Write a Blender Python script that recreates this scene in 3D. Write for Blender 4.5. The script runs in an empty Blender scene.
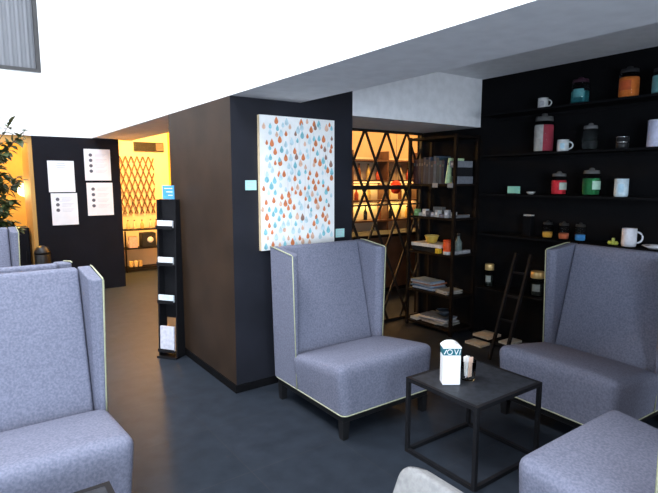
import bpy, bmesh, math, random
from mathutils import Vector, Matrix, Euler
random.seed(7)
S = bpy.context.scene
COL = S.collection
PI = math.pi

# ------------------------------------------------------------------ camera
cam_d = bpy.data.cameras.new('camera'); cam = bpy.data.objects.new('camera', cam_d); COL.objects.link(cam)
cam_d.sensor_width = 36.0; cam_d.sensor_fit = 'HORIZONTAL'
cam_d.lens = 36.0 * 512.0 / 658.0
cam.location = (0, 0, 1.6)
cam.rotation_euler = (math.radians(90 - 7.4), 0, math.radians(54.243 - 90))
cam_d.clip_start = 0.02
S.camera = cam

# ------------------------------------------------------------------ world, daylight, exposure
S.view_settings.view_transform = 'Standard'; S.view_settings.look = 'None'
S.view_settings.gamma = 1.0; S.view_settings.use_curve_mapping = False
S.view_settings.exposure = 0.22
w = bpy.data.worlds.new('world'); S.world = w; w.use_nodes = True
w.node_tree.nodes['Background'].inputs[0].default_value = (0.6, 0.75, 1, 1)
w.node_tree.nodes['Background'].inputs[1].default_value = 0.02

def area(name, loc, rot, sx, sy, power, color):
    d = bpy.data.lights.new(name, 'AREA'); d.shape = 'RECTANGLE'; d.size = sx; d.size_y = sy
    d.energy = power; d.color = color
    o = bpy.data.objects.new(name, d); COL.objects.link(o); o.location = loc; o.rotation_euler = rot
    return o
# daylight through the skylight opening over the atrium, and through the tall window behind the photographer
area('skylight_daylight', (-0.8, 2.5, 5.95), (0, 0, 0), 2.4, 8.6, 660, (0.92, 0.95, 1.0))
area('window_daylight', (-1.9, -3.95, 1.65), (math.radians(90), 0, 0), 4.0, 2.7, 500, (0.72, 0.86, 1.0))
area('side_window_daylight', (3.1, -3.95, 1.3), (math.radians(90), 0, 0), 1.8, 1.5, 34, (0.95, 0.96, 1.0))

# ------------------------------------------------------------------ materials
def mat(name, col, rough=0.5, metal=0.0, noise=0.0, nscale=20.0, bump=0.0, bscale=200.0, emit=None, estr=0.0, trans=0.0, col2=None, spec=None, detail=3.0):
    m = bpy.data.materials.new(name); m.use_nodes = True
    nt = m.node_tree; b = nt.nodes['Principled BSDF']
    c = (col[0], col[1], col[2], 1)
    b.inputs['Base Color'].default_value = c
    b.inputs['Roughness'].default_value = rough
    b.inputs['Metallic'].default_value = metal
    if spec is not None: b.inputs['Specular IOR Level'].default_value = spec
    if trans: b.inputs['Transmission Weight'].default_value = trans
    if emit:
        b.inputs['Emission Color'].default_value = (*emit, 1); b.inputs['Emission Strength'].default_value = estr
    tc = nt.nodes.new('ShaderNodeTexCoord')
    n = nt.nodes.new('ShaderNodeTexNoise'); n.inputs['Scale'].default_value = nscale; n.inputs['Detail'].default_value = detail
    nt.links.new(tc.outputs['Object'], n.inputs['Vector'])
    if noise or col2:
        r = nt.nodes.new('ShaderNodeValToRGB')
        c2 = col2 or [min(1, k * (1 + noise)) for k in col]
        c1 = col if col2 else [k * (1 - noise) for k in col]
        r.color_ramp.elements[0].position = 0.35; r.color_ramp.elements[1].position = 0.65
        r.color_ramp.elements[0].color = (*c1, 1); r.color_ramp.elements[1].color = (*c2, 1)
        nt.links.new(n.outputs['Fac'], r.inputs['Fac']); nt.links.new(r.outputs['Color'], b.inputs['Base Color'])
    if bump:
        n2 = nt.nodes.new('ShaderNodeTexNoise'); n2.inputs['Scale'].default_value = bscale; n2.inputs['Detail'].default_value = 4
        nt.links.new(tc.outputs['Object'], n2.inputs['Vector'])
        bp = nt.nodes.new('ShaderNodeBump'); bp.inputs['Strength'].default_value = bump; bp.inputs['Distance'].default_value = 0.004
        nt.links.new(n2.outputs['Fac'], bp.inputs['Height']); nt.links.new(bp.outputs['Normal'], b.inputs['Normal'])
    return m

M = {}
M['white_wall'] = mat('white_wall', (0.90, 0.90, 0.90), 0.8, noise=0.01, nscale=3)
M['grey_plaster'] = mat('grey_plaster', (0.82, 0.83, 0.87), 0.85, noise=0.05, nscale=14, bump=0.15, bscale=60)
M['soffit'] = mat('soffit', (0.86, 0.87, 0.90), 0.85, noise=0.04, nscale=10)
M['black_wall'] = mat('black_wall', (0.006, 0.006, 0.007), 0.9, noise=0.1, nscale=5, spec=0.05)
M['charcoal_panel'] = mat('charcoal_panel', (0.013, 0.014, 0.021), 0.55, noise=0.18, nscale=3, bump=0.08, bscale=30, spec=0.3)
M['sign_wall'] = mat('sign_wall', (0.009, 0.009, 0.013), 0.8, noise=0.08, nscale=4, spec=0.1)
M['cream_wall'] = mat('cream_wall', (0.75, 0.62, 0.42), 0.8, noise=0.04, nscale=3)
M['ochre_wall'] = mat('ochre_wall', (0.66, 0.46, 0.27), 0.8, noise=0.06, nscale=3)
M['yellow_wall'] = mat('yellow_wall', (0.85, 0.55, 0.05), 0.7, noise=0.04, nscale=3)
M['brown_wood'] = mat('brown_wood', (0.11, 0.05, 0.028), 0.5, noise=0.25, nscale=6)
M['dark_wood'] = mat('dark_wood', (0.0075, 0.0048, 0.004), 0.6, noise=0.25, nscale=8, spec=0.12)
M['black_metal'] = mat('black_metal', (0.010, 0.010, 0.012), 0.6, noise=0.1, nscale=20, spec=0.15)
M['lattice_metal'] = mat('lattice_metal', (0.014, 0.010, 0.008), 0.5, noise=0.1, nscale=20, spec=0.3)
M['lattice_wood'] = mat('lattice_wood', (0.10, 0.05, 0.02), 0.6, noise=0.15, nscale=20)
M['leg_black'] = mat('leg_black', (0.009, 0.009, 0.010), 0.4, noise=0.1, nscale=20)
M['fabric'] = mat('fabric', (0.135, 0.143, 0.198), 0.95, col2=(0.195, 0.203, 0.268), nscale=95, bump=0.35, bscale=420, spec=0.1, detail=5)
M['fabric_pale'] = mat('fabric_pale', (0.20, 0.20, 0.205), 0.95, col2=(0.25, 0.25, 0.25), nscale=70, bump=0.3, bscale=400, spec=0.1)
M['piping'] = mat('piping', (0.40, 0.41, 0.27), 0.7, noise=0.08, nscale=60)
M['table_stone'] = mat('table_stone', (0.026, 0.029, 0.036), 0.5, noise=0.25, nscale=30, spec=0.15)
M['plain_white'] = mat('plain_white', (0.90, 0.90, 0.90), 0.5, noise=0.01, nscale=10)
M['paper'] = mat('paper', (0.80, 0.80, 0.84), 0.7, noise=0.02, nscale=10)
M['ink'] = mat('ink', (0.10, 0.10, 0.13), 0.7, noise=0.1)
M['ink_faint'] = mat('ink_faint', (0.55, 0.58, 0.66), 0.7, noise=0.05)
M['teal_card'] = mat('teal_card', (0.45, 0.78, 0.76), 0.6, noise=0.03)
M['green_card'] = mat('green_card', (0.25, 0.60, 0.48), 0.6, noise=0.05)
M['canvas'] = mat('canvas', (0.93, 0.92, 0.91), 0.8, noise=0.04, nscale=12, bump=0.1, bscale=300)
M['canvas_edge'] = mat('canvas_edge', (0.80, 0.62, 0.40), 0.7, noise=0.06, nscale=20)
M['paint_orange'] = mat('paint_orange', (0.72, 0.22, 0.08), 0.7, noise=0.2, nscale=40)
M['paint_peach'] = mat('paint_peach', (0.80, 0.50, 0.36), 0.7, noise=0.15, nscale=40)
M['paint_teal'] = mat('paint_teal', (0.24, 0.56, 0.64), 0.7, noise=0.2, nscale=40)
M['paint_paleblue'] = mat('paint_paleblue', (0.58, 0.74, 0.80), 0.7, noise=0.15, nscale=40)
M['paint_brown'] = mat('paint_brown', (0.36, 0.20, 0.15), 0.7, noise=0.2, nscale=40)
M['paint_drip'] = mat('paint_drip', (0.72, 0.70, 0.70), 0.7, noise=0.1, nscale=40)
M['glass'] = mat('glass', (0.9, 0.95, 0.95), 0.03, trans=1.0)
M['jar_glass'] = mat('jar_glass', (0.95, 0.97, 0.97), 0.02, trans=1.0)
M['jar_glass'].node_tree.nodes['Principled BSDF'].inputs['IOR'].default_value = 1.10
M['chrome'] = mat('chrome', (0.75, 0.75, 0.76), 0.2, 1.0)
M['gold'] = mat('gold', (0.75, 0.52, 0.22), 0.35, 0.4, noise=0.1)
M['leaf'] = mat('leaf', (0.022, 0.040, 0.012), 0.5, col2=(0.07, 0.09, 0.03), nscale=9)
M['bark'] = mat('bark', (0.09, 0.06, 0.04), 0.85, noise=0.2)
M['pot'] = mat('pot', (0.03, 0.03, 0.032), 0.5, noise=0.1)
M['frame_grey'] = mat('frame_grey', (0.055, 0.055, 0.058), 0.8, noise=0.05)

def floor_material():
    m = bpy.data.materials.new('floor_slate'); m.use_nodes = True
    nt = m.node_tree; b = nt.nodes['Principled BSDF']
    tc = nt.nodes.new('ShaderNodeTexCoord')
    br = nt.nodes.new('ShaderNodeTexBrick')
    br.offset = 0.0
    br.inputs['Scale'].default_value = 1.0
    br.inputs['Brick Width'].default_value = 0.6; br.inputs['Row Height'].default_value = 0.6
    br.inputs['Mortar Size'].default_value = 0.003
    br.inputs['Color1'].default_value = (0.021, 0.027, 0.037, 1)
    br.inputs['Color2'].default_value = (0.025, 0.031, 0.042, 1)
    br.inputs['Mortar'].default_value = (0.030, 0.033, 0.040, 1)
    nt.links.new(tc.outputs['Object'], br.inputs['Vector'])
    n = nt.nodes.new('ShaderNodeTexNoise'); n.inputs['Scale'].default_value = 9; n.inputs['Detail'].default_value = 8
    nt.links.new(tc.outputs['Object'], n.inputs['Vector'])
    r = nt.nodes.new('ShaderNodeValToRGB')
    r.color_ramp.elements[0].color = (0.6, 0.6, 0.6, 1); r.color_ramp.elements[1].color = (1.4, 1.4, 1.4, 1)
    nt.links.new(n.outputs['Fac'], r.inputs['Fac'])
    mx = nt.nodes.new('ShaderNodeMixRGB'); mx.blend_type = 'MULTIPLY'; mx.inputs[0].default_value = 1
    nt.links.new(br.outputs['Color'], mx.inputs[1]); nt.links.new(r.outputs['Color'], mx.inputs[2])
    nt.links.new(mx.outputs[0], b.inputs['Base Color'])
    b.inputs['Roughness'].default_value = 0.50; b.inputs['Specular IOR Level'].default_value = 0.09
    bp = nt.nodes.new('ShaderNodeBump'); bp.inputs['Strength'].default_value = 0.12; bp.inputs['Distance'].default_value = 0.004
    nt.links.new(n.outputs['Fac'], bp.inputs['Height']); nt.links.new(bp.outputs['Normal'], b.inputs['Normal'])
    return m
M['floor'] = floor_material()

def blind_material():
    m = bpy.data.materials.new('pleated_blind'); m.use_nodes = True
    nt = m.node_tree; b = nt.nodes['Principled BSDF']
    tc = nt.nodes.new('ShaderNodeTexCoord')
    wv = nt.nodes.new('ShaderNodeTexWave'); wv.bands_direction = 'X'; wv.inputs['Scale'].default_value = 3.2; wv.inputs['Distortion'].default_value = 1.2
    wv.inputs['Detail'].default_value = 3
    nt.links.new(tc.outputs['Object'], wv.inputs['Vector'])
    r = nt.nodes.new('ShaderNodeValToRGB')
    r.color_ramp.elements[0].color = (0.15, 0.16, 0.18, 1); r.color_ramp.elements[1].color = (0.19, 0.20, 0.225, 1)
    nt.links.new(wv.outputs['Fac'], r.inputs['Fac']); nt.links.new(r.outputs['Color'], b.inputs['Base Color'])
    b.inputs['Roughness'].default_value = 0.8
    return m
M['blind'] = blind_material()

_cm = {}
def cmat(c, rough=0.5, metal=0.0):
    k = (tuple(c), rough, metal)
    if k not in _cm:
        _cm[k] = mat('paint_%d' % len(_cm), c, rough, metal, noise=0.12, nscale=30, spec=0.2)
    return _cm[k]

# ------------------------------------------------------------------ mesh helpers
def BM(): return bmesh.new()

def box(bm, lo, hi, bevel=0.0, seg=2, mi=0):
    c = [(lo[i] + hi[i]) / 2 for i in range(3)]; s = [abs(hi[i] - lo[i]) for i in range(3)]
    g = bmesh.ops.create_cube(bm, size=1.0, matrix=Matrix.Translation(c) @ Matrix.Diagonal((*s, 1)))
    fs = set(f for v in g['verts'] for f in v.link_faces)
    for f in fs: f.material_index = mi
    if bevel > 0:
        es = list(set(e for v in g['verts'] for e in v.link_edges))
        r = bmesh.ops.bevel(bm, geom=es, offset=min(bevel, min(s) * 0.45), segments=seg, profile=0.5, affect='EDGES')
        for f in r['faces']: f.material_index = mi
    return bm

def prism(bm, pts, axis, a, b, bevel=0.0, seg=2, mi=0):
    """polygon pts (2D) swept along axis from a to b.  axis 'x': pts=(y,z); 'y': pts=(x,z); 'z': pts=(x,y)"""
    def mk(p, t):
        return {'x': (t, p[0], p[1]), 'y': (p[0], t, p[1]), 'z': (p[0], p[1], t)}[axis]
    va = [bm.verts.new(mk(p, a)) for p in pts]; vb = [bm.verts.new(mk(p, b)) for p in pts]
    fs = [bm.faces.new(va), bm.faces.new(list(reversed(vb)))]
    n = len(pts)
    for i in range(n):
        fs.append(bm.faces.new((va[i], vb[i], vb[(i + 1) % n], va[(i + 1) % n])))
    for f in fs: f.material_index = mi
    bmesh.ops.recalc_face_normals(bm, faces=fs)
    if bevel > 0:
        es = list(set(e for v in va + vb for e in v.link_edges))
        bmesh.ops.bevel(bm, geom=es, offset=bevel, segments=seg, profile=0.5, affect='EDGES')
    return bm

def bar(bm, p, q, wx, wy=None, roll_up=(0, 0, 1), mi=0):
    """rectangular bar from p to q"""
    p = Vector(p); q = Vector(q); wy = wy or wx
    d = (q - p); L = d.length; d.normalize()
    up = Vector(roll_up)
    if abs(d.dot(up)) > 0.99: up = Vector((0, 1, 0))
    sx = d.cross(up).normalized(); sy = sx.cross(d).normalized()
    vs = []
    for t in (p, q):
        for a, b in ((-1, -1), (1, -1), (1, 1), (-1, 1)):
            vs.append(bm.verts.new(t + sx * a * wx / 2 + sy * b * wy / 2))
    fs = [bm.faces.new(vs[0:4][::-1]), bm.faces.new(vs[4:8])]
    for i in range(4):
        j = (i + 1) % 4
        fs.append(bm.faces.new((vs[i], vs[j], vs[4 + j], vs[4 + i])))
    for f in fs: f.material_index = mi
    bmesh.ops.recalc_face_normals(bm, faces=fs)
    return bm

def tube(bm, pts, r, seg=8, closed=False, mi=0):
    pts = [Vector(p) for p in pts]; n = len(pts); rings = []
    for i, p in enumerate(pts):
        a = pts[(i - 1) % n] if (closed or i > 0) else p
        b = pts[(i + 1) % n] if (closed or i < n - 1) else p
        d = (b - a).normalized()
        up = Vector((0, 0, 1)) if abs(d.z) < 0.9 else Vector((0, 1, 0))
        s = d.cross(up).normalized(); t = s.cross(d).normalized()
        rr = r[i] if isinstance(r, (list, tuple)) else r
        rings.append([bm.verts.new(p + s * math.cos(2 * PI * k / seg) * rr + t * math.sin(2 * PI * k / seg) * rr) for k in range(seg)])
    fs = []
    for i in range(n if closed else n - 1):
        A = rings[i]; B = rings[(i + 1) % n]
        for k in range(seg):
            fs.append(bm.faces.new((A[k], A[(k + 1) % seg], B[(k + 1) % seg], B[k])))
    if not closed:
        fs.append(bm.faces.new(rings[0][::-1])); fs.append(bm.faces.new(rings[-1]))
    for f in fs: f.material_index = mi; f.smooth = True
    bmesh.ops.recalc_face_normals(bm, faces=fs)
    return bm

def lathe(bm, prof, seg=20, c=(0, 0, 0), mi=0):
    """profile of (r,z), closed with caps where r>0 at the ends"""
    rings = []
    for r, z in prof:
        r = max(r, 1e-4)
        rings.append([bm.verts.new((c[0] + r * math.cos(2 * PI * k / seg), c[1] + r * math.sin(2 * PI * k / seg), c[2] + z)) for k in range(seg)])
    fs = []
    for A, B in zip(rings, rings[1:]):
        for k in range(seg):
            f = bm.faces.new((A[k], A[(k + 1) % seg], B[(k + 1) % seg], B[k])); f.smooth = True; fs.append(f)
    fs.append(bm.faces.new(rings[0][::-1])); fs.append(bm.faces.new(rings[-1]))
    for f in fs: f.material_index = mi
    bmesh.ops.recalc_face_normals(bm, faces=fs)
    return bm

def cushion(bm, lo, hi, r, n=(22, 22, 12), crown=0.0, flat_bottom=True, slope=0.0, flare=0.0):
    """upholstered block: rounded vertical and top edges, crowned top, square bottom"""
    ax = []
    for i in range(3):
        k = n[i]; ts = [0.5 - 0.5 * math.cos(PI * j / k) for j in range(k + 1)]
        ax.append([lo[i] + (hi[i] - lo[i]) * t for t in ts])
    cache = {}
    def V(i, j, k):
        key = (i, j, k)
        if key not in cache:
            p = Vector((ax[0][i], ax[1][j], ax[2][k]))
            q = Vector((min(max(p.x, lo[0] + r), hi[0] - r), min(max(p.y, lo[1] + r), hi[1] - r),
                        min(max(p.z, lo[2] if flat_bottom else lo[2] + r), hi[2] - r)))
            d = p - q
            if d.length > 1e-7: p = q + d.normalized() * min(r, d.length * 1.0 if False else r)
            u = (p.x - lo[0]) / (hi[0] - lo[0]) * 2 - 1; v = (p.y - lo[1]) / (hi[1] - lo[1]) * 2 - 1
            h = (p.z - lo[2]) / (hi[2] - lo[2])
            p.z += crown * (1 - abs(u) ** 3) * (1 - abs(v) ** 3) * max(0, h) ** 3
            p.x *= 1 - flare * (1 - min(1, max(0, h)))
            p.z -= slope * (v + 0.7) * 0.5 * max(0, h)
            cache[key] = bm.verts.new(p)
        return cache[key]
    fs = []
    N = n
    def quad(a, b, c, d):
        vs = [V(*a), V(*b), V(*c), V(*d)]
        f = bm.faces.new(vs); f.smooth = True; fs.append(f)
    for k in (0, N[2]):
        for i in range(N[0]):
            for j in range(N[1]): quad((i, j, k), (i + 1, j, k), (i + 1, j + 1, k), (i, j + 1, k))
    for j in (0, N[1]):
        for i in range(N[0]):
            for k in range(N[2]): quad((i, j, k), (i + 1, j, k), (i + 1, j, k + 1), (i, j, k + 1))
    for i in (0, N[0]):
        for j in range(N[1]):
            for k in range(N[2]): quad((i, j, k), (i, j + 1, k), (i, j + 1, k + 1), (i, j, k + 1))
    bmesh.ops.recalc_face_normals(bm, faces=fs)
    return bm

def obj(name, bm, m, parent=None, loc=None):
    me = bpy.data.meshes.new(name); bm.to_mesh(me); bm.free()
    for k in (m if isinstance(m, (list, tuple)) else [m]): me.materials.append(k)
    o = bpy.data.objects.new(name, me); COL.objects.link(o)
    if parent: o.parent = parent
    if loc: o.location = loc
    return o

def tag(o, label=None, cat=None, group=None, kind=None):
    if label: o['label'] = label
    if cat: o['category'] = cat
    if group: o['group'] = group
    if kind: o['kind'] = kind
    return o

def thing(name, label, cat, loc=(0, 0, 0), rz=0.0, group=None):
    e = bpy.data.objects.new(name, None); COL.objects.link(e); e.empty_display_size = 0.1
    e.location = loc; e.rotation_euler = (0, 0, rz)
    return tag(e, label, cat, group)

def struct(name, bm, m, label=None, parent=None):
    o = obj(name, bm, m, parent)
    if parent is None:
        tag(o, label, 'structure', kind='structure')
    return o

def copy_tree(o, loc, rz, label=None, group=None):
    r = o.copy(); COL.objects.link(r); r.location = loc; r.rotation_euler = (0, 0, rz)
    if label: r['label'] = label
    if group: r['group'] = group
    for ch in list(o.children):
        c = ch.copy(); COL.objects.link(c); c.parent = r
        for g in list(ch.children):
            d = g.copy(); COL.objects.link(d); d.parent = c
    return r

# ------------------------------------------------------------------ structure
PX, PY = 1.60, 3.417          # near corner of the pillar
ZB = 2.19                     # underside of the balcony beam
ZC = 2.60                     # ceiling behind the beam
struct('floor', box(BM(), (-6, -4, -0.15), (9.5, 11.2, 0)), M['floor'], 'dark slate blue tiled floor of the whole lounge')
struct('wall_balcony', box(BM(), (PX, -4, ZB), (2.19, 8.0, 6.0)), [M['white_wall'], M['soffit']], 'tall white balcony front running over the dark pillar')
bm = BM(); box(bm, (-6, 8.0, ZB), (-1.3, 8.2, 6.0)); box(bm, (-1.3, 8.0, ZB), (1.02, 8.2, 3.02)); box(bm, (-1.3, 8.0, 4.75), (1.02, 8.2, 6.0)); box(bm, (1.02, 8.0, ZB), (2.19, 8.2, 6.0))
struct('wall_back_upper', bm, M['white_wall'], 'upper white wall with the window above the two dark doorways')
# underside of the beam gets its own grey face
o = bpy.data.objects['wall_balcony']
for p in o.data.polygons:
    if p.normal.z < -0.5 or p.normal.x > 0.5: p.material_index = 1
bm = BM(); box(bm, (0.85, 8.0, 0), (1.96, 8.9, ZB)); struct('wall_signs', bm, M['sign_wall'], 'dark wall panel between the two lit doorways carrying four notices')
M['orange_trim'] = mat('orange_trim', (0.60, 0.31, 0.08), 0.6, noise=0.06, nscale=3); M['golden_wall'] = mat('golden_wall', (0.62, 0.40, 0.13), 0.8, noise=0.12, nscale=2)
bm = BM(); box(bm, (0.80, 8.04, 0), (0.849, 8.9, ZB)); struct('trim_1', bm, M['orange_trim'], 'ochre door jamb right of the left doorway')
bm = BM(); box(bm, (-6, 8.0, 0), (-0.45, 8.2, ZB)); struct('wall_back_left', bm, M['sign_wall'], 'dark wall left of the left doorway')
bm = BM(); box(bm, (-0.45, 8.03, 2.10), (0.80, 8.2, ZB)); struct('trim_2', bm, M['orange_trim'], 'ochre lintel over the left doorway')
# dark pillar: passes under and behind the beam
bm = prism(BM(), [(PX, 0), (2.70, 0), (2.70, ZC), (2.19, ZC), (2.19, ZB), (PX, ZB)], 'y', PY, 4.72)
M['pillar_wood'] = mat('pillar_wood', (0.036, 0.021, 0.013), 0.55, noise=0.2, nscale=3, bump=0.08, bscale=30, spec=0.3)
for f in bm.faces: f.material_index = 1 if f.normal.x < -.5 else 0
struct('wall_pillar', bm, [M['charcoal_panel'], M['pillar_wood']], 'dark charcoal panelled pillar block in the middle of the lounge')
bm = BM(); box(bm, (PX - 0.012, PY - 0.012, 0), (2.712, PY, 0.06)); box(bm, (PX - 0.012, PY, 0), (PX, 4.72, 0.06))
struct('baseboard_pillar', bm, M['black_wall'], 'black skirting at the foot of the pillar')
struct('ceiling_lounge', box(BM(), (2.19, -4, ZC), (9.5, 11.2, ZC + 0.15)), M['soffit'], 'grey ceiling behind the beam')
XD = 4.36
struct('wall_display', box(BM(), (XD, -4, 0), (XD + 0.15, 4.30, ZC)), M['black_wall'], 'black display wall on the right behind jars and mugs')
struct('wall_bulkhead', box(BM(), (2.70, PY, 2.13), (XD, 4.30, ZC)), M['grey_plaster'], 'grey bulkhead above the lattice screen and bookshelf')
# rooms behind
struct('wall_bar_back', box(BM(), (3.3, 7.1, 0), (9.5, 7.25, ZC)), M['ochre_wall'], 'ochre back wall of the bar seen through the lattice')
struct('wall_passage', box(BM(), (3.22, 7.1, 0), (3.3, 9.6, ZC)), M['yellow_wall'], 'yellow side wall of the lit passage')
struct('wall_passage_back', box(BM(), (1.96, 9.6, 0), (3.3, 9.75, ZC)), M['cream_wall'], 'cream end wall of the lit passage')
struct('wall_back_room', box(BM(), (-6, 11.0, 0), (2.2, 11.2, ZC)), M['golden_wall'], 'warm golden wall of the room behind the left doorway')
struct('ceiling_back_room', box(BM(), (-6, 8.2, ZC), (2.19, 11.2, ZC + .15)), M['cream_wall'], 'ceiling of the room behind the left doorway')
struct('wall_right', box(BM(), (9.35, -4, 0), (9.5, 11.2, ZC)), M['ochre_wall'], 'far right end wall of the bar')
# atrium shell
bm = BM(); box(bm, (-6, -4.2, 0), (-3.9, -4, 6.0)); box(bm, (0.1, -4.2, 0), (2.2, -4, 6.0)); box(bm, (4.0, -4.2, 0), (9.5, -4, 6.0)); box(bm, (-3.9, -4.2, 0), (0.1, -4, 0.28)); box(bm, (-3.9, -4.2, 3.02), (0.1, -4, 6.0)); box(bm, (2.2, -4.2, 0), (4.0, -4, .55)); box(bm, (2.2, -4.2, 2.05), (4.0, -4, 6))
struct('wall_front', bm, M['white_wall'], 'white wall behind the photographer')
bm = BM(); box(bm, (-6.2, -4, 0), (-6, 8.2, 6.0))
struct('wall_left', bm, M['white_wall'], 'white wall on the left side of the atrium')
bm = BM(); box(bm, (-6.2, -4.2, 6.0), (-2.1, 8.2, 6.15)); box(bm, (0.5, -4.2, 6.0), (2.19, 8.2, 6.15)); box(bm, (-2.1, -4.2, 6), (0.5, -1.9, 6.15)); box(bm, (-2.1, 6.9, 6), (0.5, 8.2, 6.15))
struct('ceiling', bm, M['white_wall'], 'white atrium ceiling around the skylight')

# upper window with pleated blind
win = bpy.data.objects.new('window_1', None); COL.objects.link(win); win.location = (-0.15, 8.0, 3.02); tag(win, 'dark framed window with a grey pleated blind high on the white wall', 'window', kind='structure')
bm = BM()
box(bm, (-1.15, -0.02, 0), (1.165, 0.10, 0.045)); box(bm, (-1.15, -0.02, 1.68), (1.165, 0.10, 1.73)); box(bm, (-1.15, -0.02, 0.045), (-1.10, 0.10, 1.68)); box(bm, (1.12, -0.02, 0.045), (1.165, 0.10, 1.68))
obj('window_frame', bm, M['frame_grey'], win)
bm = BM(); pts = []
n = 46
for i in range(n):
    x0 = -1.10 + 2.22 * i / n; x1 = -1.10 + 2.22 * (i + 0.5) / n; x2 = -1.10 + 2.22 * (i + 1) / n
    prism(bm, [(x0, 0.075), (x1, 0.066), (x2, 0.075), (x2, 0.085), (x0, 0.085)], 'z', 0.05, 1.69)
obj('blind', bm, M['blind'], win)

# ------------------------------------------------------------------ unseen ceiling spots, added to give the rooms behind their warm light
def spot(label, x, y, z, power, col, group, r=0.06):
    t = thing('added_spotlight', label, 'added ceiling light', (x, y, z), 0, group)
    obj('housing', lathe(BM(), [(r + .02, -0.03), (r + .025, 0), (r + .02, 0)], 20), M['plain_white'], t)
    obj('lamp', lathe(BM(), [(r, -0.034), (r, -0.031)], 20), mat('added_lamp_glow', (1, .8, .5), .5, emit=col, estr=8), t)
    d = bpy.data.lights.new('added_spot_bulb', 'POINT'); d.energy = power; d.color = col; d.shadow_soft_size = 0.12
    l = bpy.data.objects.new('added_spot_bulb', d); COL.objects.link(l); l.parent = t; l.location = (0, 0, -0.16)
    return t
WARM = (1.0, 0.54, 0.16)
spot('added warm ceiling spot over the lit passage by its console', 2.4, 8.1, ZC, 290, WARM, 'added warm passage spots')
spot('added warm ceiling spot over the passage behind the pillar', 2.5, 6.2, ZC, 30, WARM, 'added warm passage spots')
spot('added warm ceiling spot in the room behind the left doorway', 0.2, 9.6, ZC, 110, (1.0, 0.55, 0.12), None)
spot('added warm ceiling spot over the bar shelves, left one', 5.6, 6.2, ZC, 34, (1.0, 0.55, 0.2), 'added warm bar spots')
spot('added warm ceiling spot over the bar shelves, right one', 6.9, 6.2, ZC, 34, (1.0, 0.55, 0.2), 'added warm bar spots')
spot('added warm ceiling spot over the aisle behind the lattice', 3.6, 6.2, ZC, 7, (1.0, 0.5, 0.2), 'added warm bar spots')

# ------------------------------------------------------------------ wing chairs
def make_chair(label, loc, rz, group):
    t = thing('wing_chair', label, 'armchair', loc, rz, group)
    W = 0.410; ZS = 0.165; ZT = 1.13
    obj('seat', cushion(BM(), (-W, -0.375, ZS), (W, 0.20, 0.472), 0.055, crown=0.018, slope=0.075, flare=0.07), M['fabric'], t)
    bm = BM()
    va = []
    for px_, py_, pz_ in ((.346, .195, .34), (.344, .395, ZT), (.344, .458, ZT), (.346, .458, ZS)):
        va.append((bm.verts.new((-px_, py_, pz_)), bm.verts.new((px_, py_, pz_))))
    bm.faces.new([a for a, b in va]); bm.faces.new([b for a, b in va][::-1])
    for k in range(4): bm.faces.new((va[k][0], va[k][1], va[(k + 1) % 4][1], va[(k + 1) % 4][0]))
    bmesh.ops.recalc_face_normals(bm, faces=bm.faces)
    bmesh.ops.bevel(bm, geom=list(bm.edges), offset=0.02, segments=4, profile=0.5, affect='EDGES')
    for f in bm.faces: f.smooth = True
    obj('backrest', bm, M['fabric'], t)
    for s in (-1, 1):
        bm = BM()
        lo_ = [(.386, .15), (.386, .455), (.348, .455), (.350, .19), (.370, .15)]; hi_ = [(.412, .15), (.412, .455), (.348, .455), (.350, .19), (.374, .15)]
        va = [bm.verts.new((s * px_, py_, ZS)) for px_, py_ in lo_]; vb = [bm.verts.new((s * px_, py_, ZT - .03 * max(0, min(1, (.40 - py_) / .25)))) for px_, py_ in hi_]
        bm.faces.new(va); bm.faces.new(vb[::-1])
        for k in range(5): bm.faces.new((va[k], vb[k], vb[(k + 1) % 5], va[(k + 1) % 5]))
        bmesh.ops.recalc_face_normals(bm, faces=bm.faces)
        bmesh.ops.bevel(bm, geom=list(bm.edges), offset=0.007, segments=2, profile=0.5, affect='EDGES')
        wg = obj('wing', bm, M['fabric'], t)
        bm = BM()
        x = s * 0.388; xt = s * .414
        tube(bm, [(x, 0.147, ZS + .004), (xt, 0.147, ZT - 0.036), (xt, 0.16, ZT - .028), (xt, 0.40, ZT + .001), (xt, 0.447, ZT + .001)], 0.0042, 6)
        obj('piping', bm, M['piping'], wg)
    x = 0.385
    bm = BM(); c = 0.04
    def arc(cx, cy, a0, a1):
        return [(cx + c * math.cos(math.radians(a0 + (a1 - a0) * k / 5)), cy + c * math.sin(math.radians(a0 + (a1 - a0) * k / 5)), ZS + .002) for k in range(6)]
    pts = arc(x - c, -0.378 + c, -90, 0) + arc(x - c, .457 - c, 0, 90) + arc(-x + c, .457 - c, 90, 180) + arc(-x + c, -0.378 + c, 180, 270)
    tube(bm, pts, 0.0038, 6, closed=True)
    obj('base_piping', bm, M['piping'], t)
    obj('base', box(BM(), (-0.368, -0.355, 0.115), (0.368, 0.44, ZS + .002), 0.004, 1), M['leg_black'], t)
    for sx in (-1, 1):
        for sy in (-0.33, 0.41):
            bm = BM()
            cx = sx * 0.345
            a = 0.026; b = 0.020
            vb = [bm.verts.new((cx + i * b, sy + j * b, 0.0)) for i, j in ((-1, -1), (1, -1), (1, 1), (-1, 1))]
            vt = [bm.verts.new((cx + i * a, sy + j * a, 0.118)) for i, j in ((-1, -1), (1, -1), (1, 1), (-1, 1))]
            bm.faces.new(vb[::-1]); bm.faces.new(vt)
            for i in range(4): bm.faces.new((vb[i], vb[(i + 1) % 4], vt[(i + 1) % 4], vt[i]))
            obj('leg', bm, M['leg_black'], t)
    return t
G = 'grey wing chairs in the lounge'
chair = make_chair('grey wing chair with pale piping in front of the drop painting', (2.18, 2.72, 0), 0, G)
copy_tree(chair, (3.275, 1.665, 0), -PI / 2 - .035, 'shaded grey wing chair against the black display wall at right', G)
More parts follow.
